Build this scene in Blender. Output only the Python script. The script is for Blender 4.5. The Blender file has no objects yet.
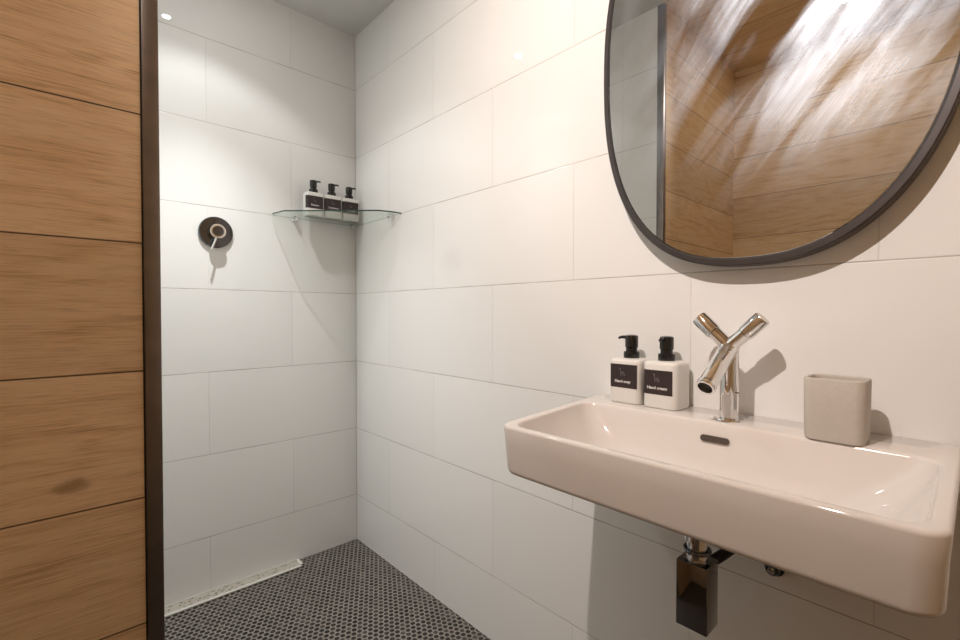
import bpy, bmesh, math
from math import sin, cos, pi, radians, sqrt
from mathutils import Vector, Matrix

scene = bpy.context.scene
col = scene.collection
H = 2.239                     # ceiling height
WOODX = 1.03                  # face of the timber clad partition
PY = -0.869                   # shower side of the partition
FY = -1.64                    # wall behind the camera
RX = 2.45                     # wall to the right of the camera
LEDGE = 0.8215                 # top of the basin

# ------------------------------------------------------------------ materials
class N:
    """tiny node-tree helper"""
    def __init__(s, name):
        s.m = bpy.data.materials.new(name); s.m.use_nodes = True
        s.t = s.m.node_tree; s.t.nodes.clear()
        s.out = s.n('ShaderNodeOutputMaterial')
    def n(s, typ, **kw):
        nd = s.t.nodes.new(typ)
        for k, v in kw.items(): setattr(nd, k, v)
        return nd
    def l(s, a, b): s.t.links.new(a, b)
    def put(s, sock, v):
        if isinstance(v, (int, float, tuple, list)): sock.default_value = v
        else: s.l(v, sock)
    def math(s, op, a, b=None, c=None, clamp=False):
        nd = s.n('ShaderNodeMath', operation=op, use_clamp=clamp)
        s.put(nd.inputs[0], a)
        if b is not None: s.put(nd.inputs[1], b)
        if c is not None: s.put(nd.inputs[2], c)
        return nd.outputs[0]
    def xyz(s):
        tc = s.n('ShaderNodeTexCoord'); sp = s.n('ShaderNodeSeparateXYZ')
        s.l(tc.outputs['Object'], sp.inputs[0]); return sp.outputs
    def vec(s, x, y, z=0.0):
        nd = s.n('ShaderNodeCombineXYZ')
        s.put(nd.inputs[0], x); s.put(nd.inputs[1], y); s.put(nd.inputs[2], z); return nd.outputs[0]
    def noise(s, v, scale, detail=4, rough=.5, dist=0.0):
        nd = s.n('ShaderNodeTexNoise'); s.l(v, nd.inputs['Vector'])
        nd.inputs['Scale'].default_value = scale; nd.inputs['Detail'].default_value = detail
        nd.inputs['Roughness'].default_value = rough; nd.inputs['Distortion'].default_value = dist
        return nd.outputs[0]
    def ramp(s, f, stops):
        nd = s.n('ShaderNodeValToRGB'); s.l(f, nd.inputs[0]); e = nd.color_ramp.elements
        while len(e) < len(stops): e.new(0.5)
        for i, (p, c) in enumerate(stops):
            e[i].position = p; e[i].color = (c[0], c[1], c[2], 1)
        return nd.outputs[0]
    def mix(s, f, a, b, mode='MIX'):
        nd = s.n('ShaderNodeMix', data_type='RGBA', blend_type=mode)
        s.put(nd.inputs[0], f)
        for i, v in ((6, a), (7, b)):
            s.put(nd.inputs[i], v if not isinstance(v, (tuple, list)) else (v[0], v[1], v[2], 1))
        return nd.outputs[2]
    def rng(s, v, a, b, c, d, smooth=False):
        nd = s.n('ShaderNodeMapRange'); nd.clamp = True
        if smooth: nd.interpolation_type = 'SMOOTHSTEP'
        s.put(nd.inputs[0], v)
        for i, q in enumerate((a, b, c, d)): nd.inputs[i+1].default_value = q
        return nd.outputs[0]
    def bsdf(s, color, rough, metal=0.0, height=None, strength=.2, dist=.001, ior=1.5, spec=None):
        b = s.n('ShaderNodeBsdfPrincipled')
        s.put(b.inputs['Base Color'], color if not isinstance(color, (tuple, list)) else (color[0], color[1], color[2], 1))
        s.put(b.inputs['Roughness'], rough); s.put(b.inputs['Metallic'], metal)
        b.inputs['IOR'].default_value = ior
        if spec is not None: b.inputs['Specular IOR Level'].default_value = spec
        if height is not None:
            bp = s.n('ShaderNodeBump'); bp.inputs['Strength'].default_value = strength
            bp.inputs['Distance'].default_value = dist
            s.l(height, bp.inputs['Height']); s.l(bp.outputs[0], b.inputs['Normal'])
        s.l(b.outputs[0], s.out.inputs[0]); return b

def simple(name, color, rough, metal=0.0, mottling=.04, scale=30, bump=0.0):
    s = N(name); tc = s.n('ShaderNodeTexCoord')
    f = s.noise(tc.outputs['Object'], scale, 3)
    dark = tuple(c*(1-mottling*2) for c in color)
    c = s.mix(f, dark, tuple(min(1, c*(1+mottling)) for c in color))
    if bump: s.bsdf(c, rough, metal, f, bump, .001)
    else: s.bsdf(c, rough, metal)
    return s.m

def tile_material(name, axis, off, stack=False, plain_row=None):
    """glossy white 600 x 300 tiles laid in half bond"""
    s = N(name); X, Y, Z = s.xyz()
    u = X if axis == 'x' else s.math('MULTIPLY', Y, -1.0)
    rz = s.math('DIVIDE', s.math('SUBTRACT', Z, .2025), .3)
    row = s.math('FLOOR', rz)
    par = s.math('MULTIPLY', s.math('ABSOLUTE', s.math('MODULO', row, 2.0)), .0 if stack else .5)
    ru = s.math('SUBTRACT', s.math('DIVIDE', s.math('SUBTRACT', u, off), .6), par)
    cu = s.math('FLOOR', ru)
    fz = s.math('FRACT', rz); fu = s.math('FRACT', ru)
    dz = s.math('MULTIPLY', s.math('MINIMUM', fz, s.math('SUBTRACT', 1.0, fz)), .3)
    du = s.math('MULTIPLY', s.math('MINIMUM', fu, s.math('SUBTRACT', 1.0, fu)), .6)
    d = s.math('MINIMUM', dz, du)
    vert = s.rng(du, .0005, .0012, .38, 0.0)
    if plain_row is not None:
        vert = s.math('MULTIPLY', vert, s.math('GREATER_THAN', s.math('ABSOLUTE', s.math('SUBTRACT', row, plain_row)), .5))
    groove = s.math('MAXIMUM', s.rng(dz, .0006, .0014, 1.0, 0.0), vert)
    wn = s.n('ShaderNodeTexWhiteNoise', noise_dimensions='2D'); s.l(s.vec(row, cu), wn.inputs['Vector'])
    tint = s.mix(wn.outputs[0], (.79, .785, .77), (.82, .815, .80))
    tc = s.n('ShaderNodeTexCoord')
    gm = s.noise(tc.outputs['Object'], 9, 3)
    grout = s.mix(s.rng(gm, .35, .65, 0, 1), (.30, .28, .25), (.56, .54, .50))
    c = s.mix(groove, tint, grout)
    wav = s.noise(tc.outputs['Object'], 5, 2, .4)
    hgt = s.math('ADD', s.rng(d, .0004, .0022, 0.0, 1.0, True), s.math('MULTIPLY', wav, .5))
    r = s.mix(groove, (.02, .02, .02), (.7, .7, .7))
    s.bsdf(c, r, 0, hgt, .35, .0012)
    return s.m

def oak_material(name, axis, z0, pitch, knot=None, across='z'):
    s = N(name); X, Y, Z = s.xyz()
    if across == 'y': Z = Y
    u = X if axis == 'x' else Y
    rz = s.math('DIVIDE', s.math('SUBTRACT', Z, z0), pitch)
    row = s.math('FLOOR', rz); fz = s.math('FRACT', rz)
    wn = s.n('ShaderNodeTexWhiteNoise', noise_dimensions='1D'); s.l(row, wn.inputs['W'])
    sh = wn.outputs[0]
    uo = s.math('ADD', u, s.math('MULTIPLY', sh, 7.3)); zo = s.math('ADD', Z, s.math('MULTIPLY', sh, 3.1))
    # cathedral figure: stretched noise turned into contour lines
    big = s.noise(s.vec(s.math('MULTIPLY', uo, 1.5), s.math('MULTIPLY', zo, 9.0), 0), 1.0, 2, .45, .25)
    lines = s.math('FRACT', s.math('MULTIPLY', big, 11.0))
    tri = s.math('ABSOLUTE', s.math('SUBTRACT', s.math('MULTIPLY', lines, 2.0), 1.0))
    fib = s.noise(s.vec(s.math('MULTIPLY', uo, 14.0), s.math('MULTIPLY', zo, 420.0), 0), 1.0, 4, .65)
    med = s.noise(s.vec(s.math('MULTIPLY', uo, 3.0), s.math('MULTIPLY', zo, 60.0), 3.0), 1.0, 4, .6, .3)
    a = s.math('ADD', s.math('MULTIPLY', tri, .12), s.math('MULTIPLY', fib, .62))
    f = s.math('ADD', a, s.math('MULTIPLY', med, .40))
    c = s.ramp(f, [(.36, (.48, .30, .155)), (.49, (.76, .54, .32)), (.60, (.86, .65, .42)), (.76, (.88, .70, .48))])
    big2 = s.noise(s.vec(s.math('MULTIPLY', uo, 1.2), s.math('MULTIPLY', zo, 6.0), 9.0), 1.0, 2)
    tone = s.rng(s.math('ADD', s.math('MULTIPLY', sh, .55), s.math('MULTIPLY', big2, .45)), .1, .9, .90, 1.14)
    hs = s.n('ShaderNodeHueSaturation'); s.l(c, hs.inputs['Color']); s.l(tone, hs.inputs['Value'])
    c = hs.outputs[0]
    pores = s.noise(s.vec(s.math('MULTIPLY', uo, 22.0), s.math('MULTIPLY', zo, 700.0), 4.0), 1.0, 3, .6)
    c = s.mix(s.rng(pores, .54, .66, 0.0, .30), c, (.25, .14, .065))
    if knot:
        ku, kz = knot
        nz = s.noise(s.vec(s.math('MULTIPLY', u, 60.0), s.math('MULTIPLY', Z, 90.0), 0), 1.0, 3)
        dx = s.math('DIVIDE', s.math('SUBTRACT', u, ku), .022); dz_ = s.math('DIVIDE', s.math('SUBTRACT', Z, kz), .014)
        rr = s.math('SQRT', s.math('ADD', s.math('MULTIPLY', dx, dx), s.math('MULTIPLY', dz_, dz_)))
        rr = s.math('ADD', rr, s.math('MULTIPLY', s.math('SUBTRACT', nz, .5), 1.4))
        c = s.mix(s.rng(rr, .2, 1.2, .55, 0.0, True), c, (.20, .105, .042))
    d = s.math('MULTIPLY', s.math('MINIMUM', fz, s.math('SUBTRACT', 1.0, fz)), pitch)
    g = s.rng(d, .0005, .0016, 1.0, 0.0)
    c = s.mix(g, c, (.07, .035, .016))
    hgt = s.math('ADD', s.rng(d, .0004, .002, 0.0, 1.0, True), s.math('MULTIPLY', fib, .25))
    s.bsdf(c, s.rng(f, .3, .8, .55, .45), 0, hgt, .35, .0012)
    return s.m

def mosaic_material():
    s = N('penny mosaic'); X, Y, Z = s.xyz()
    P = .0195; R3 = sqrt(3)
    a = s.math('DIVIDE', Y, P); b = s.math('DIVIDE', X, P*R3)
    def cell(ox):
        a_ = s.math('ADD', a, ox); b_ = s.math('ADD', b, ox)
        ca = s.math('ROUND', a_); cb = s.math('ROUND', b_)
        da = s.math('SUBTRACT', a_, ca); db = s.math('MULTIPLY', s.math('SUBTRACT', b_, cb), R3)
        return s.math('SQRT', s.math('ADD', s.math('MULTIPLY', da, da), s.math('MULTIPLY', db, db))), ca, cb
    d1, a1, b1 = cell(0.0); d2, a2, b2 = cell(.5)
    near = s.math('LESS_THAN', d1, d2); inv = s.math('SUBTRACT', 1.0, near)
    d = s.math('MINIMUM', d1, d2)
    ida = s.math('ADD', s.math('MULTIPLY', a1, near), s.math('MULTIPLY', s.math('ADD', a2, 301.0), inv))
    idb = s.math('ADD', s.math('MULTIPLY', b1, near), s.math('MULTIPLY', s.math('ADD', b2, 701.0), inv))
    wn = s.n('ShaderNodeTexWhiteNoise', noise_dimensions='2D'); s.l(s.vec(ida, idb), wn.inputs['Vector'])
    body = s.ramp(wn.outputs[0], [(0, (.004, .0035, .003)), (.4, (.010, .008, .007)), (.8, (.028, .023, .020)), (1, (.07, .058, .05))])
    tile = s.rng(d, .375, .43, 1.0, 0.0)
    tc = s.n('ShaderNodeTexCoord')
    gn = s.noise(tc.outputs['Object'], 14, 4)
    gr = s.mix(gn, (.16, .14, .12), (.29, .26, .225))
    c = s.mix(tile, gr, body)
    s.bsdf(c, s.mix(tile, (.75,)*3, (.32,)*3), 0, s.rng(d, .30, .45, 1.0, 0.0, True), .5, .0012)
    return s.m

def mirror_material():
    """silvered glass with wiped-on smears that scatter the lamp"""
    s = N('smeared mirror'); X, Y, Z = s.xyz()
    # strokes run up to the right: rotate into stroke space
    ang = radians(52)
    p = s.math('ADD', s.math('MULTIPLY', X, cos(ang)), s.math('MULTIPLY', Z, sin(ang)))
    q = s.math('SUBTRACT', s.math('MULTIPLY', Z, cos(ang)), s.math('MULTIPLY', X, sin(ang)))
    big = s.noise(s.vec(s.math('MULTIPLY', p, 3.2), s.math('MULTIPLY', q, 13.0), 2.0), 1.0, 3, .55, .8)
    fine = s.noise(s.vec(s.math('MULTIPLY', p, 9.0), s.math('MULTIPLY', q, 130.0), 5.0), 1.0, 4, .6, .3)
    blot = s.noise(s.vec(X, 0.0, Z), 7.0, 3, .5, .6)
    area = s.math('MULTIPLY', s.rng(Z, 1.17, 1.42, 0.0, 1.0, True), s.rng(X, 1.36, 1.62, .22, 1.0, True))
    m = s.math('MULTIPLY', s.rng(big, .34, .62, 0.0, 1.0, True), s.rng(fine, .25, .7, .45, 1.0))
    m = s.math('MULTIPLY', m, s.rng(blot, .30, .58, .35, 1.0, True))
    m = s.math('MULTIPLY', m, area)
    clear = s.n('ShaderNodeBsdfGlossy'); clear.inputs['Color'].default_value = (.62, .63, .615, 1); clear.inputs['Roughness'].default_value = 0.0
    haze = s.n('ShaderNodeBsdfGlossy'); haze.inputs['Color'].default_value = (.74, .86, 1.0, 1); haze.inputs['Roughness'].default_value = .42
    film = s.n('ShaderNodeBsdfDiffuse'); film.inputs['Color'].default_value = (.55, .62, .72, 1)
    m1 = s.n('ShaderNodeMixShader'); s.l(s.math('MULTIPLY', m, .26), m1.inputs[0]); s.l(clear.outputs[0], m1.inputs[1]); s.l(haze.outputs[0], m1.inputs[2])
    m2 = s.n('ShaderNodeMixShader'); s.l(s.math('MULTIPLY', m, .30), m2.inputs[0]); s.l(m1.outputs[0], m2.inputs[1]); s.l(film.outputs[0], m2.inputs[2])
    s.l(m2.outputs[0], s.out.inputs[0])
    return s.m

def clear_glass_material():
    s = N('greenish clear glass')
    tr = s.n('ShaderNodeBsdfTransparent'); tr.inputs['Color'].default_value = (.935, .955, .945, 1)
    gl = s.n('ShaderNodeBsdfGlossy'); gl.inputs['Roughness'].default_value = .02; gl.inputs['Color'].default_value = (.9, .95, .92, 1)
    lw = s.n('ShaderNodeLayerWeight'); lw.inputs['Blend'].default_value = .5
    fac = s.math('ADD', s.math('MULTIPLY', s.math('POWER', lw.outputs['Facing'], 5.0), .5), .03)
    mx = s.n('ShaderNodeMixShader'); s.l(fac, mx.inputs[0]); s.l(tr.outputs[0], mx.inputs[1]); s.l(gl.outputs[0], mx.inputs[2])
    s.l(mx.outputs[0], s.out.inputs[0]); return s.m

def lamp_material(color, strength):
    s = N('lamp diffuser'); e = s.n('ShaderNodeEmission'); e.inputs['Color'].default_value = (*color, 1); e.inputs['Strength'].default_value = strength
    s.l(e.outputs[0], s.out.inputs[0]); return s.m

TILE_X = tile_material('white wall tiles sink wall', 'x', .2757)
TILE_Y = tile_material('white wall tiles shower wall', 'y', .2821, False, 3.0)
TILE_P = tile_material('white wall tiles partition', 'x', .25, True)
KNOT = (-.972, .775)
OAK_Y = oak_material('oak planks partition', 'y', .737, .193, KNOT)
OAK_X = oak_material('oak planks far wall', 'x', .5825, .2025)
OAK_C = oak_material('oak planks ceiling', 'x', -1.64, .193, None, 'y')
MOSAIC = mosaic_material()
PAINT = simple('matt ceiling paint', (.66, .655, .63), .8, 0, .03, 6)
CHROME = simple('chrome', (.80, .80, .80), .05, 1.0, .01, 40)
DCHROME = simple('dark polished chrome', (.13, .14, .16), .09, 1.0, .02, 40)
TRAPM = simple('smoked chrome', (.22, .21, .205), .06, 1.0, .02, 40)
STEEL = simple('brushed steel', (.66, .63, .58), .28, 1.0, .06, 90)
BRONZE = simple('brushed bronze profile', (.25, .228, .215), .38, 1.0, .15, 25)
BLACKGAP = simple('black gap shade and pipe', (.006, .006, .006), .7)
FRAME = simple('dark gunmetal frame', (.085, .077, .078), .36, .7, .08, 30)
CERAMIC = simple('white glazed ceramic', (.745, .70, .665), .07, 0, .006, 4)
PLASTIC_W = simple('white bottle plastic', (.78, .76, .72), .32, 0, .01, 20)
PLASTIC_B = simple('black pump plastic', (.012, .012, .012), .16, 0, .05, 20)
LABEL = simple('dark brown paper label', (.030, .018, .018), .55, 0, .08, 60)
INK = simple('white label ink', (.82, .80, .78), .6)
INKGREY = simple('grey label ink', (.27, .24, .24), .6)
STONE = simple('pale sandstone resin', (.52, .475, .425), .7, 0, .05, 220, .15)
SLOTM = simple('brownish slot shade', (.07, .05, .04), .6)
HOLE = simple('dark recess', (.02, .016, .013), .6)
MIRROR = mirror_material()
GLASS = clear_glass_material()
GLASSEDGE = simple('dark green glass edge', (.012, .035, .026), .1)
SILICONE = simple('white silicone', (.62, .60, .55), .5)
LAMP_S = lamp_material((.97, .99, .98), 340)
LAMP_B = lamp_material((1, .91, .84), 600)

# ------------------------------------------------------------------ mesh helpers
def link(name, bm, mat, parent=None, smooth=True, angle=35):
    bmesh.ops.recalc_face_normals(bm, faces=bm.faces[:])
    me = bpy.data.meshes.new(name); bm.to_mesh(me); bm.free()
    for m in (mat if isinstance(mat, (list, tuple)) else [mat]): me.materials.append(m)
    if smooth:
        for p in me.polygons: p.use_smooth = True
        me.set_sharp_from_angle(angle=radians(angle))
    o = bpy.data.objects.new(name, me); col.objects.link(o)
    if parent is not None: o.parent = parent
    return o

def tag(o, label=None, cat=None, group=None, kind=None):
    if label: o['label'] = label
    if cat: o['category'] = cat
    if group: o['group'] = group
    if kind: o['kind'] = kind
    return o

def empty(name, loc, label, cat, group=None):
    o = bpy.data.objects.new(name, None); col.objects.link(o)
    o.location = loc; o.empty_display_size = .05
    return tag(o, label, cat, group)

def box(bm, x0, x1, y0, y1, z0, z1, bev=0.0, seg=2):
    r = bmesh.ops.create_cube(bm, size=1)
    vs = r['verts']
    for v in vs: v.co = Vector(((x0+x1)/2+v.co.x*(x1-x0), (y0+y1)/2+v.co.y*(y1-y0), (z0+z1)/2+v.co.z*(z1-z0)))
    if bev:
        es = list({e for v in vs for e in v.link_edges})
        bmesh.ops.bevel(bm, geom=es, offset=bev, segments=seg, affect='EDGES', profile=.5)
    return vs

def lathe(bm, prof, origin=(0,0,0), axis=(0,0,1), n=32, close_ends=True):
    """prof: list of (radius, distance along axis)"""
    ax = Vector(axis).normalized(); up = Vector((0,0,1)) if abs(ax.z) < .9 else Vector((1,0,0))
    a = ax.cross(up).normalized(); b = ax.cross(a); O = Vector(origin)
    rings = []
    for r, t in prof:
        if r < 1e-6: rings.append([bm.verts.new(O+ax*t)])
        else: rings.append([bm.verts.new(O+ax*t+a*(r*cos(2*pi*i/n))+b*(r*sin(2*pi*i/n))) for i in range(n)])
    for p, q in zip(rings, rings[1:]):
        for i in range(n):
            j = (i+1) % n
            if len(p) == 1 and len(q) == 1: continue
            if len(p) == 1: bm.faces.new((p[0], q[i], q[j]))
            elif len(q) == 1: bm.faces.new((p[i], p[j], q[0]))
            else: bm.faces.new((p[i], p[j], q[j], q[i]))
    if close_ends:
        for r in (rings[0], rings[-1]):
            if len(r) > 1: bm.faces.new(r)

def rrect(x0, x1, y0, y1, r, n=8, side=6):
    """rounded rectangle, counter-clockwise, fixed point count"""
    r = max(min(r, (x1-x0)/2-1e-4, (y1-y0)/2-1e-4), 1e-4)
    cs = [(x1-r, y1-r, 0), (x0+r, y1-r, 90), (x0+r, y0+r, 180), (x1-r, y0+r, 270)]
    pts = []
    for k, (cx, cy, a0) in enumerate(cs):
        for i in range(n+1):
            a = radians(a0+90*i/n); pts.append((cx+r*cos(a), cy+r*sin(a)))
        nx, ny, na = cs[(k+1) % 4]
        p = pts[-1]; q = (nx+r*cos(radians(na)), ny+r*sin(radians(na)))
        for i in range(1, side): pts.append((p[0]+(q[0]-p[0])*i/side, p[1]+(q[1]-p[1])*i/side))
    return pts

def loft(bm, loops, cap0=True, cap1=True):
    rings = [[bm.verts.new(p) for p in L] for L in loops]
    n = len(rings[0])
    for a, b in zip(rings, rings[1:]):
        for i in range(n):
            j = (i+1) % n; bm.faces.new((a[i], a[j], b[j], b[i]))
    if cap0: bm.faces.new(rings[0])
    if cap1: bm.faces.new(rings[-1])
    return rings

def tube(bm, pts, rad, n=12):
    pts = [Vector(p) for p in pts]; rings = []
    for i, p in enumerate(pts):
        t = (pts[min(i+1, len(pts)-1)]-pts[max(i-1, 0)]).normalized()
        up = Vector((0,0,1)) if abs(t.z) < .9 else Vector((1,0,0))
        a = t.cross(up).normalized(); b = t.cross(a)
        r = rad[i] if isinstance(rad, (list, tuple)) else rad
        rings.append([p+a*(r*cos(2*pi*k/n))+b*(r*sin(2*pi*k/n)) for k in range(n)])
    loft(bm, rings)

# ------------------------------------------------------------------ the room
def slab(name, x0, x1, y0, y1, z0, z1, mat):
    bm = bmesh.new(); box(bm, x0, x1, y0, y1, z0, z1)
    return tag(link(name, bm, mat, smooth=False), kind='structure')

slab('floor', -.1, RX+.1, FY-.1, .1, -.08, 0, MOSAIC)
slab('ceiling', -.1, WOODX, FY-.1, .1, H, H+.08, PAINT)
slab('ceiling', WOODX, RX+.1, FY-.1, .1, H, H+.08, OAK_C)
slab('wall_back', -.1, 0, PY, 0, 0, H, TILE_Y)
slab('wall_right', -.1, RX+.1, 0, .1, 0, H, TILE_X)
slab('wall_front', -.1, RX+.1, FY-.1, FY, 0, H, OAK_X)
slab('wall_side', RX, RX+.1, FY, 0, 0, H, OAK_Y)
bm = bmesh.new(); box(bm, -.1, WOODX, FY, PY, 0, H)
bm.faces.ensure_lookup_table()
part = link('wall_left', bm, [TILE_P, OAK_Y], smooth=False)
for p in part.data.polygons:
    p.material_index = 1 if p.normal.x > .9 else 0
tag(part, kind='structure')
# metal corner profile closing the partition's end, and a black strip painted as its shadow gap
bm = bmesh.new(); box(bm, 1.006, 1.0345, -.8860, -.8650, 0, H-.001, .0012)
tag(link('trim_1', bm, BRONZE, smooth=True), kind='structure')
bm = bmesh.new(); box(bm, 1.0295, 1.0312, -.8880, -.8860, 0, H-.001)
tag(link('trim_2', bm, BLACKGAP, smooth=False), kind='structure')

# silicone beads in the shower corner and along the floor
bm = bmesh.new(); box(bm, 0, .003, -.003, 0, .0, H)
tag(link('trim_3', bm, SILICONE, smooth=False), kind='structure')

# linear drain along the shower's end wall
dr = empty('shower_drain', (.04, -.56, 0), 'long narrow white framed channel drain lying along the foot of the end wall', 'drain')
dr_o = Vector((.04, -.56, 0))
def local(bm, o):
    for v in bm.verts: v.co -= o
bm = bmesh.new()
box(bm, .050, .062, PY, -.262, 0, .006, .0015); box(bm, .0005, .062, -.274, -.262, 0, .006, .0015); box(bm, .0005, .004, PY, -.274, 0, .006)
local(bm, dr_o); link('drain_frame', bm, SILICONE, dr)
s = N('perforated pebbled grate'); tc = s.n('ShaderNodeTexCoord')
vo = s.n('ShaderNodeTexVoronoi'); s.l(tc.outputs['Object'], vo.inputs['Vector']); vo.inputs['Scale'].default_value = 75
f = s.rng(vo.outputs[0], .15, .42, 0, 1)
s.bsdf(s.mix(f, (.13, .105, .08), (.42, .385, .33)), .4, 0, f, .6, .002)
bm = bmesh.new(); box(bm, .004, .050, PY, -.274, 0, .0035); local(bm, dr_o); link('grate', bm, s.m, dr, smooth=False)

# ------------------------------------------------------------------ ceiling lamps
def downlight(x, y, label, mat, tilt=None):
    o = empty('ceiling_downlight', (x, y, H), label, 'ceiling light', 'recessed downlights in the ceiling')
    bm = bmesh.new()
    lathe(bm, [(.0138, -.001), (.044, -.001), (.045, -.004), (.036, -.006), (.0138, -.003)], (0,0,0), (0,0,1), 40, False)
    link('bezel', bm, STEEL, o)
    bm = bmesh.new(); lathe(bm, [(.0, -.0034), (.014, -.0034), (.014, -.0005), (0, -.0005)], (0,0,0), (0,0,1), 40, False)
    link('lamp', bm, mat, o)
    return o
L1 = (.392, -.64); L2 = (1.525, -1.30)
downlight(*L1, 'recessed ceiling downlight above the shower, mirrored as a small glow in the shower tiles', LAMP_S)
downlight(*L2, 'recessed ceiling downlight above the basin area, glaring at the top of the mirror', LAMP_B)

def spot(name, loc, target, power, color, half, blend, radius):
    li = bpy.data.lights.new(name, 'SPOT'); li.energy = power; li.color = color
    li.spot_size = radians(half*2); li.spot_blend = blend; li.shadow_soft_size = radius
    o = bpy.data.objects.new(name, li); col.objects.link(o); o.location = loc
    d = Vector(target)-Vector(loc); o.rotation_euler = d.to_track_quat('-Z', 'Y').to_euler()
    return o
spot('shower_lamp', (*L1, H-.03), (L1[0], L1[1], 0), 6.6, (.955, .985, .965), 58, .32, .012)
spot('shower_lamp_beam', (*L1, H-.03), (L1[0], L1[1], 0), 70, (.955, .985, .965), 38, 1.0, .012)
spot('basin_lamp', (*L2, H-.03), (1.46, 0, 1.56), 82, (1, .88, .81), 49, 1.0, .014)

# ------------------------------------------------------------------ wash basin
TX = 1.571                     # middle of basin and tap
bas = empty('wash_basin', (TX, 0, .745), 'white glazed rectangular wash basin fixed to the tiled wall under the mirror', 'wash basin')
BO = Vector((TX, 0, .745))
XL, XR, YB, YF = 1.262, 1.874, -.0005, -.412
def warp(x, y, z):             # left flank leans in a little towards the front
    t = max(0, min(1, (XR-x)/(XR-XL))); f = -y/.41
    return Vector((x+.052*f*t, y, z))
def bl(x0, x1, y0, y1, r, z): return [warp(x, y, z) for x, y in rrect(x0, x1, y0, y1, r, 10, 10)]
loops = []
# underside and bowl bulge, outwards and up
ub = .735
loops += [bl(1.50, 1.64, -.27, -.14, .05, .704), bl(1.45, 1.69, -.31, -.08, .07, .708), bl(1.38, 1.76, -.35, -.04, .08, .726),
          bl(XL+.045, XR-.045, YF+.030, YB, .03, ub+.003), bl(XL+.022, XR-.018, YF+.016, YB, .028, ub), ]
for a in (20, 45, 70, 90):
    k = .010*(1-sin(radians(a))); loops.append(bl(XL+.005+k, XR-.004-k, YF+.005+k, YB, .028, ub+.010*(1-cos(radians(a)))))
loops.append(bl(XL+.002, XR-.002, YF+.002, YB, .028, .79))
rt = .005
for a in (0, 25, 50, 75, 90):
    k = rt*(1-cos(radians(a))); loops.append(bl(XL+k, XR-k, YF+k, YB-k*.2, .028, LEDGE-rt+rt*sin(radians(a))))
# rim to the inner edge
IX0, IX1, IY0, IY1 = XL+.022, XR-.020, YF+.019, -.118
ri = .006
for a in (0, 30, 60, 85):
    k = ri*sin(radians(a)); loops.append(bl(IX0-ri+k, IX1+ri-k, IY0-ri+k, IY1+ri-k, .034, LEDGE-ri*(1-cos(radians(a)))))
for dx, dyf, dyb, z, r in ((.004, .002, .002, LEDGE-.016, .036), (.018, .007, .006, LEDGE-.04, .045), (.040, .014, .011, LEDGE-.066, .055),
                           (.068, .026, .020, LEDGE-.085, .06), (.105, .048, .038, LEDGE-.097, .06), (.17, .08, .07, LEDGE-.103, .055), (.27, .115, .115, LEDGE-.107, .015)):
    loops.append(bl(IX0+dx, IX1-dx, IY0+dyf, IY1-dyb, r, z))
bm = bmesh.new(); loft(bm, loops); local(bm, BO)
link('bowl', bm, CERAMIC, bas, angle=60)
# overflow slot let into the rear slope of the bowl
bm = bmesh.new()
sx, sz, sw, sh_ = 1.571, .7925, .0245, .0055
def slot(w, h, y, dy):
    pts = []
    for i in range(24):
        a = 2*pi*i/24; cx = w-h if cos(a) > 0 else -(w-h)
        pts.append(Vector((sx+cx+h*cos(a), y-h*sin(a)*dy, sz+h*sin(a))))
    return pts
loft(bm, [slot(sw, sh_, -.1258, -.2), slot(sw, sh_, -.1238, -.2)]); local(bm, BO); tag(link('overflow_slot', bm, SLOTM, bas, smooth=False), 'dark slot')
bm = bmesh.new(); lathe(bm, [(0, .0), (.030, .0), (.032, .002), (.030, .005), (.02, .008), (0, .009)], (TX, -.262, LEDGE-.1075)); local(bm, BO)
link('drain_plug', bm, CHROME, bas)

# ------------------------------------------------------------------ tap
tap = empty('basin_tap', (1.5775, -.075, LEDGE), 'polished chrome tap with two crossed cylinder handles on the basin ledge', 'tap')
bm = bmesh.new(); lathe(bm, [(0, .0), (.0245, .0), (.0253, .001), (.0245, .0030), (.017, .0038), (0, .0038)]); link('base_plate', bm, CHROME, tap)
bm = bmesh.new(); lathe(bm, [(.0153, .0038), (.0155, .03), (.0155, .10), (.0158, .128), (.0145, .139), (.009, .144), (0, .146)], close_ends=False, n=48); link('body', bm, CHROME, tap)
J = Vector((0, -.002, .135))
def handle(sgn):
    d = Vector((sgn*.72, 0, .69)).normalized()
    bm = bmesh.new(); lathe(bm, [(0, -.006), (.0125, -.006), (.0128, .032), (.0128, .036), (0, .036)], J, d, 36, False)
    h = link('handle', bm, CHROME, tap)
    bm = bmesh.new(); lathe(bm, [(0, .0368), (.0138, .0368), (.0148, .0375), (.0148, .0735), (.0142, .075), (.0, .075)], J, d, 36, False)
    g = link('handle_sleeve', bm, CHROME, h)
    bm = bmesh.new(); lathe(bm, [(0, .0751), (.0132, .0751), (.0129, .0758), (0, .0758)], J, d, 36, False)
    link('end_cap', bm, STEEL, h)
handle(-1); handle(1)
sd = Vector((-.010, -.082, -.065)).normalized(); S0 = Vector((0, .002, .134))
bm = bmesh.new(); lathe(bm, [(0, -.006), (.0155, -.004), (.0160, .0), (.0152, .098), (.0, .098)], S0, sd, 40, False); spo = link('spout', bm, CHROME, tap)
bm = bmesh.new(); lathe(bm, [(.0158, .0985), (.0164, .0995), (.0164, .107), (.0158, .1095), (.0125, .1095), (.0118, .106), (.0118, .0985)], S0, sd, 40, False); link('aerator_ring', bm, CHROME, spo)
bm = bmesh.new(); lathe(bm, [(0, .0990), (.0118, .0990), (.0118, .1035), (0, .1035)], S0, sd, 30, False); link('aerator', bm, HOLE, spo)
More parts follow.
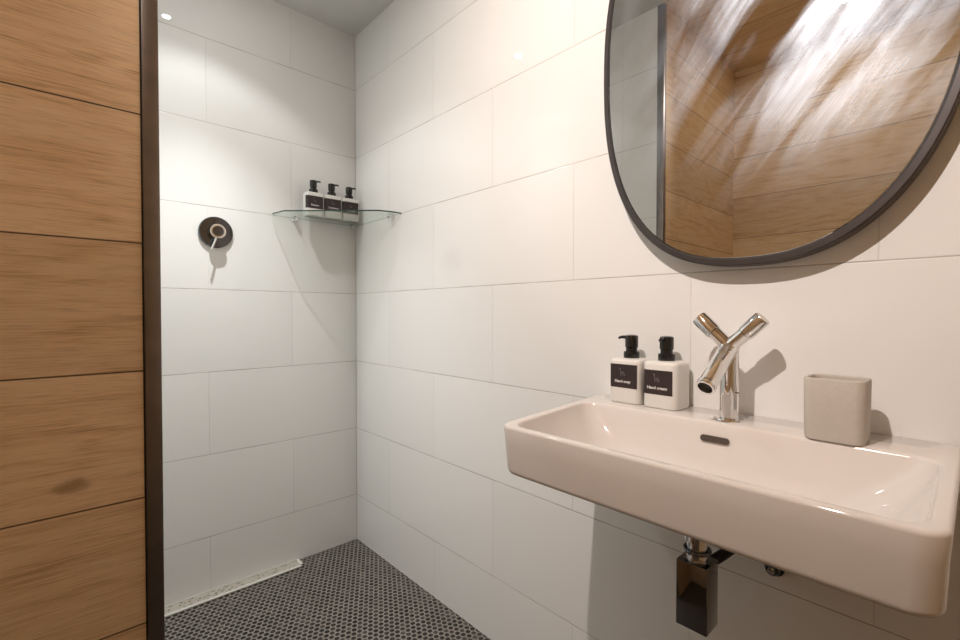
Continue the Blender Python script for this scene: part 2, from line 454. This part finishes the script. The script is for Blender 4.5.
bm = bmesh.new(); lathe(bm, [(0, .0), (.0012, .0), (.0012, .003), (0, .003)], (.0155, -.006, .052), (1, -.3, 0), 10, False); link('set_screw', bm, HOLE, tap)

# ------------------------------------------------------------------ bottle trap and fittings under the basin
tr = empty('bottle_trap', (1.568, -.188, .48), 'chrome square bottle trap hanging under the basin drain', 'drain trap')
TO = Vector((1.568, -.188, .48))
bm = bmesh.new(); box(bm, 1.5425, 1.5935, -.2120, -.1645, .4895, .6005, .0018, 3); local(bm, TO); link('trap_body', bm, TRAPM, tr)
bm = bmesh.new(); lathe(bm, [(.0165, .6), (.0165, .704)], (1.568, -.188, 0), n=36); local(bm, TO); link('inlet_pipe', bm, CHROME, tr)
bm = bmesh.new(); lathe(bm, [(.0165, .6135), (.0215, .6140), (.0225, .6165), (.0215, .6195), (.0165, .620)], (1.568, -.188, 0), n=36, close_ends=False); local(bm, TO); link('collar_ring', bm, DCHROME, tr)
bm = bmesh.new(); lathe(bm, [(.017, .6325), (.0205, .633), (.0205, .648), (.017, .6485)], (1.568, -.188, 0), n=36, close_ends=False); local(bm, TO); link('collar_ring', bm, CHROME, tr)
bm = bmesh.new()
tube(bm, [(1.575, -.166, .585), (1.585, -.12, .590), (1.59, -.06, .590), (1.59, -.001, .590)], .009, 20); local(bm, TO); link('outlet_pipe', bm, BLACKGAP, tr)
bm = bmesh.new(); lathe(bm, [(.014, .0), (.032, .0), (.031, .004), (.022, .010), (.014, .012)], (1.59, -.0005, .588), (0, -1, 0), 36, False); local(bm, TO); link('wall_rosette', bm, DCHROME, tr)

cap = empty('pipe_cap', (1.634, -.0005, .544), 'small round chrome capped fitting on the wall right of the bottle trap', 'pipe fitting')
bm = bmesh.new(); lathe(bm, [(.0, .0), (.0165, .0), (.0165, .004), (.0125, .006), (.0120, .016), (.010, .019), (0, .020)], (0,0,0), (0,-1,0), 32, False); link('flange', bm, DCHROME, cap)
bm = bmesh.new(); lathe(bm, [(0, .0195), (.0065, .0195), (.0060, .024), (0, .025)], (0,0,0), (0,-1,0), 24, False); link('screw_cap', bm, CHROME, cap)

# ------------------------------------------------------------------ dispensers
def text_mesh(body, size):
    cu = bpy.data.curves.new('lettering', 'FONT'); cu.body = body; cu.size = size; cu.align_x = 'CENTER'; cu.align_y = 'CENTER'
    cu.extrude = .00012; cu.offset = size*.018; cu.resolution_u = 3
    o = bpy.data.objects.new('lettering', cu); col.objects.link(o)
    bpy.context.view_layer.update()
    dg = bpy.context.evaluated_depsgraph_get()
    me = bpy.data.meshes.new_from_object(o.evaluated_get(dg)); bpy.data.objects.remove(o)
    return me

def dispenser(loc, rz, nozzle_deg, words, label, cat, group, lz=(.030, .080), lx=(-.0365, .030), depth=.067):
    """square white pump bottle; its front looks along local -Y"""
    o = empty('pump_bottle', loc, label, cat, group); o.rotation_euler = (0, 0, rz)
    hw, hd, hh = .0365, depth/2, .0965
    bm = bmesh.new(); L = []
    def rl(k, z, r=.012): return [Vector((x, y, z)) for x, y in rrect(-hw+k, hw-k, -hd+k, hd-k, r, 6, 4)]
    L += [rl(.003, 0), rl(.001, .0012), rl(0, .004)]
    for a in (0, 25, 50, 75, 90): L.append(rl(.008*(1-cos(radians(a))), hh-.008+.008*sin(radians(a)), max(.004, .012-.006*a/90)))
    L.append(rl(.018, hh+.0008, .008))
    loft(bm, L); link('bottle_body', bm, PLASTIC_W, o, angle=50)
    bm = bmesh.new(); lathe(bm, [(0, hh), (.0166, hh), (.0170, hh+.001), (.0168, hh+.0135), (.0155, hh+.015), (0, hh+.015)], n=32, close_ends=False); link('collar', bm, PLASTIC_B, o)
    bm = bmesh.new(); lathe(bm, [(.0122, hh+.014), (.0122, hh+.023), (.0138, hh+.0245), (.0140, hh+.046), (.0130, hh+.0500), (.008, hh+.0515), (0, hh+.0515)], n=32, close_ends=False)
    ph = link('pump_head', bm, PLASTIC_B, o)
    a = radians(nozzle_deg); dv = Vector((cos(a), sin(a), 0)); n0 = Vector((0, 0, hh+.0455))
    bm = bmesh.new()
    tube(bm, [n0+dv*.008, n0+dv*.016+Vector((0,0,.0005)), n0+dv*.022+Vector((0,0,.0003)), n0+dv*.0265+Vector((0,0,-.0008)), n0+dv*.029+Vector((0,0,-.0028))], [.0046, .0038, .0034, .0030, .0026], 12)
    link('nozzle', bm, PLASTIC_B, ph)
    # label: bent round the left corner of the body
    bm = bmesh.new(); box(bm, lx[0]+.008, lx[1], -hd-.0004, -hd+.001, lz[0], lz[1])
    r = .012+.0004; cx, cy = -hw+.012, -hd+.012
    prev = None; pts = [(cx+r*cos(radians(t)), cy+r*sin(radians(t))) for t in range(270, 179, -10)]
    ring0 = [bm.verts.new((x, y, lz[0])) for x, y in pts]; ring1 = [bm.verts.new((x, y, lz[1])) for x, y in pts]
    for i in range(len(pts)-1): bm.faces.new((ring0[i], ring0[i+1], ring1[i+1], ring1[i]))
    lb = link('paper_label', bm, LABEL, o, smooth=True); tag(lb, 'dark brown label with white lettering')
    xm = (lx[0]+lx[1])/2+.0005; zr = lz[1]-lz[0]
    me = text_mesh(words, .0086)
    for v in me.vertices:
        x, y, z = v.co; v.co = (xm+x, -hd-.0006+z*-1, lz[0]+zr*.27+y)
    me.materials.append(INK); t = bpy.data.objects.new('lettering', me); col.objects.link(t); t.parent = lb; tag(t, 'white printed words')
    # small animal outline emblem above the words
    bm = bmesh.new(); ex, ez = xm-.001, lz[0]+zr*.62; y = -hd-.0006
    strokes = [[(-.006, .011), (-.0045, .0085), (-.0042, .004), (-.003, .001), (-.0035, -.005)], [(-.0075, .0085), (-.006, .011), (-.004, .0095)],
               [(-.003, .001), (.001, .0005), (.004, .001), (.0055, -.0015), (.0058, -.0055)], [(-.001, -.005), (-.0006, -.0015), (.002, -.0018), (.003, -.0055)], [(-.0005, .0008), (.0012, .0035), (.003, .0012)]]
    for st in strokes: tube(bm, [(ex+px, y, ez+pz) for px, pz in st], .00032, 6)
    e = link('emblem', bm, INKGREY, lb); tag(e, 'grey line drawn emblem')
    return o

g = 'pump bottles on the basin ledge'
dispenser((1.3670, -.0480, LEDGE), radians(0), 190, 'Hand soap', 'white square pump bottle on basin ledge, farthest from tap, nozzle pointing left', 'soap dispenser', g, (.034, .085), (-.0365, .031))
dispenser((1.4465, -.0480, LEDGE), radians(0), 268, 'Hand cream', 'white square pump bottle on basin ledge beside the tap, nozzle pointing forwards', 'soap dispenser', g, (.029, .079), (-.0365, .028))
SZ = 1.4045
g = 'pump bottles on the glass shelf'
dispenser((.060, -.2165, SZ), radians(88), -42, 'Shampoo', 'white pump bottle at the left end of the row on glass shelf', 'soap dispenser', g, depth=.05)
dispenser((.060, -.1395, SZ), radians(88), -42, 'Conditioner', 'middle white pump bottle of three on the glass shelf', 'soap dispenser', g, depth=.05)
dispenser((.060, -.0615, SZ), radians(88), -42, 'Body wash', 'white pump bottle on glass shelf, nearest the tiled corner', 'soap dispenser', g, depth=.05)

# ------------------------------------------------------------------ tumbler
cup = empty('toothbrush_tumbler', (1.7385, -.0885, LEDGE), 'beige rounded square stone tumbler on the basin ledge right of tap', 'tumbler')
bm = bmesh.new(); L = []
def cl(k, z, r=.013): return [Vector((x, y, z)) for x, y in rrect(-.0385+k, .0385-k, -.034+k, .034-k, r, 8, 3)]
L += [cl(.004, 0), cl(.0015, .0012), cl(.0008, .005), cl(0, .05), cl(-.0003, .0935), cl(.0006, .0955), cl(.0022, .096), cl(.0038, .0950), cl(.0044, .093), cl(.0048, .02), cl(.007, .008), cl(.02, .006)]
loft(bm, L); link('cup', bm, STONE, cup, angle=50)

# ------------------------------------------------------------------ mirror
mir = empty('wall_mirror', (1.59, 0, 1.56), 'large rounded oval mirror with slim dark frame, smeared glass, above the basin', 'mirror')
def sup(a, b, y, n=2.4, k=144):
    pts = []
    for i in range(k):
        t = 2*pi*i/k; c, s_ = cos(t), sin(t)
        pts.append(Vector((a*math.copysign(abs(c)**(2/n), c), y, b*math.copysign(abs(s_)**(2/n), s_))))
    return pts
A, B = .302, .453
bm = bmesh.new()
prof = [(A-.0120, B-.0120, -.028), (A-.0120, B-.0120, -.0400), (A-.011, B-.011, -.041), (A-.002, B-.002, -.041), (A, B, -.039), (A, B, -.006), (A-.003, B-.003, -.0008), (A-.03, B-.03, -.0008), (A-.03, B-.03, -.026)]
loft(bm, [sup(*p) for p in prof]+[sup(*prof[0])], False, False); link('mirror_frame', bm, FRAME, mir, angle=30)
bm = bmesh.new(); loft(bm, [sup(A-.0119, B-.0119, -.030), sup(A-.0119, B-.0119, -.0366), sup(A-.0155, B-.0155, -.0388), ], True, True)
local(bm, Vector((-0, 0, 0))); gl = link('mirror_glass', bm, MIRROR, mir, smooth=False)

# the mirror material is laid out in room coordinates: shift its coordinates by the mirror's centre
for nd in [n for n in MIRROR.node_tree.nodes if n.type == 'TEX_COORD']:
    mp = MIRROR.node_tree.nodes.new('ShaderNodeMapping'); mp.inputs['Location'].default_value = (1.59, 0, 1.56)
    for lk in list(nd.outputs['Object'].links):
        to = lk.to_socket; MIRROR.node_tree.links.remove(lk); MIRROR.node_tree.links.new(mp.outputs[0], to)
    MIRROR.node_tree.links.new(nd.outputs['Object'], mp.inputs[0])

# ------------------------------------------------------------------ shower mixer
mx = empty('shower_mixer', (0, -.556, 1.31), 'round dark chrome shower mixer with small lever on the end wall', 'shower mixer')
bm = bmesh.new(); lathe(bm, [(0, -.002), (.056, -.002), (.0565, .004), (.0555, .009), (.053, .011), (0, .011)], (0,0,0), (1,0,0), 56, False); link('cover_plate', bm, DCHROME, mx)
bm = bmesh.new(); lathe(bm, [(0, .011), (.0255, .011), (.0255, .038), (.0235, .0405), (.0185, .0405), (.0175, .037), (0, .037)], (0,0,0), (1,0,0), 44, False); kn = link('knob', bm, CHROME, mx)
bm = bmesh.new(); lathe(bm, [(0, .0371), (.0172, .0371), (.0165, .0382), (0, .0382)], (0,0,0), (1,0,0), 36, False); link('knob_cap', bm, DCHROME, kn)
bm = bmesh.new(); tube(bm, [(.031, -.003, -.018), (.036, -.011, -.037), (.041, -.022, -.066)], [.0042, .0036, .0034], 14); link('lever', bm, CHROME, mx)

# ------------------------------------------------------------------ glass corner shelf
sf = empty('glass_shelf', (0, 0, SZ-.006), 'clear glass corner shelf high in the shower holding three pump bottles', 'shelf')
O = Vector((0, 0, SZ-.006))
def shp(z, k=0.0):
    p = [(.001, -.001), (.001, -.356+k), (.030, -.366+k), (.112-k*.3, -.352+k), (.358-k, -.094+k*.3), (.374-k, -.030), (.372-k, -.001)]
    return [Vector((x, y, z)) for x, y in p]
bm = bmesh.new(); loft(bm, [shp(0, .0010), shp(.0006), shp(.0054), shp(.006, .0008)]); bmesh.ops.recalc_face_normals(bm, faces=bm.faces[:])
for f in bm.faces:
    c = f.calc_center_median(); f.material_index = 1 if abs(f.normal.z) < .6 and c.x > .003 and c.y < -.003 else 0
link('glass_plate', bm, [GLASS, GLASSEDGE], sf, smooth=False)
def clip(bmv, c, n):
    """chrome clamp: rosette on the wall, fork above and below the plate"""
    c = Vector(c); n = Vector(n)
    lathe(bmv, [(0, 0), (.007, 0), (.007, .003), (.0045, .005), (.0045, .024), (0, .024)], c+Vector((0,0,-.006)), n, 24, False)
    side = n.cross(Vector((0,0,1)))
    for z in (-.0034, .0062):
        lo = c+n*.004-side*.007; hi = c+n*.026+side*.007
        box(bmv, min(lo.x, hi.x), max(lo.x, hi.x), min(lo.y, hi.y), max(lo.y, hi.y), z, z+.003, .001)
for c, n in (((.0005, -.272, 0), (1, 0, 0)), ((.315, -.0005, 0), (0, -1, 0)), ((.0005, -.022, 0), (1, 0, 0))):
    bm = bmesh.new(); clip(bm, c, n); link('shelf_clip', bm, CHROME, sf)

# ------------------------------------------------------------------ camera and view
cam = bpy.data.cameras.new('camera'); co = bpy.data.objects.new('camera', cam); col.objects.link(co)
co.location = (1.8876, -.9826, 1.0183)
co.rotation_euler = (radians(90-.917), 0, 2.3981-pi/2)
cam.sensor_width = 36; cam.lens = 459.34*36/960; cam.clip_start = .02
scene.camera = co

w = bpy.data.worlds.new('world'); scene.world = w; w.use_nodes = True
w.node_tree.nodes['Background'].inputs[0].default_value = (0, 0, 0, 1)
vs = scene.view_settings
vs.view_transform = 'Standard'; vs.look = 'None'; vs.gamma = 1; vs.use_curve_mapping = False; vs.exposure = 0.26
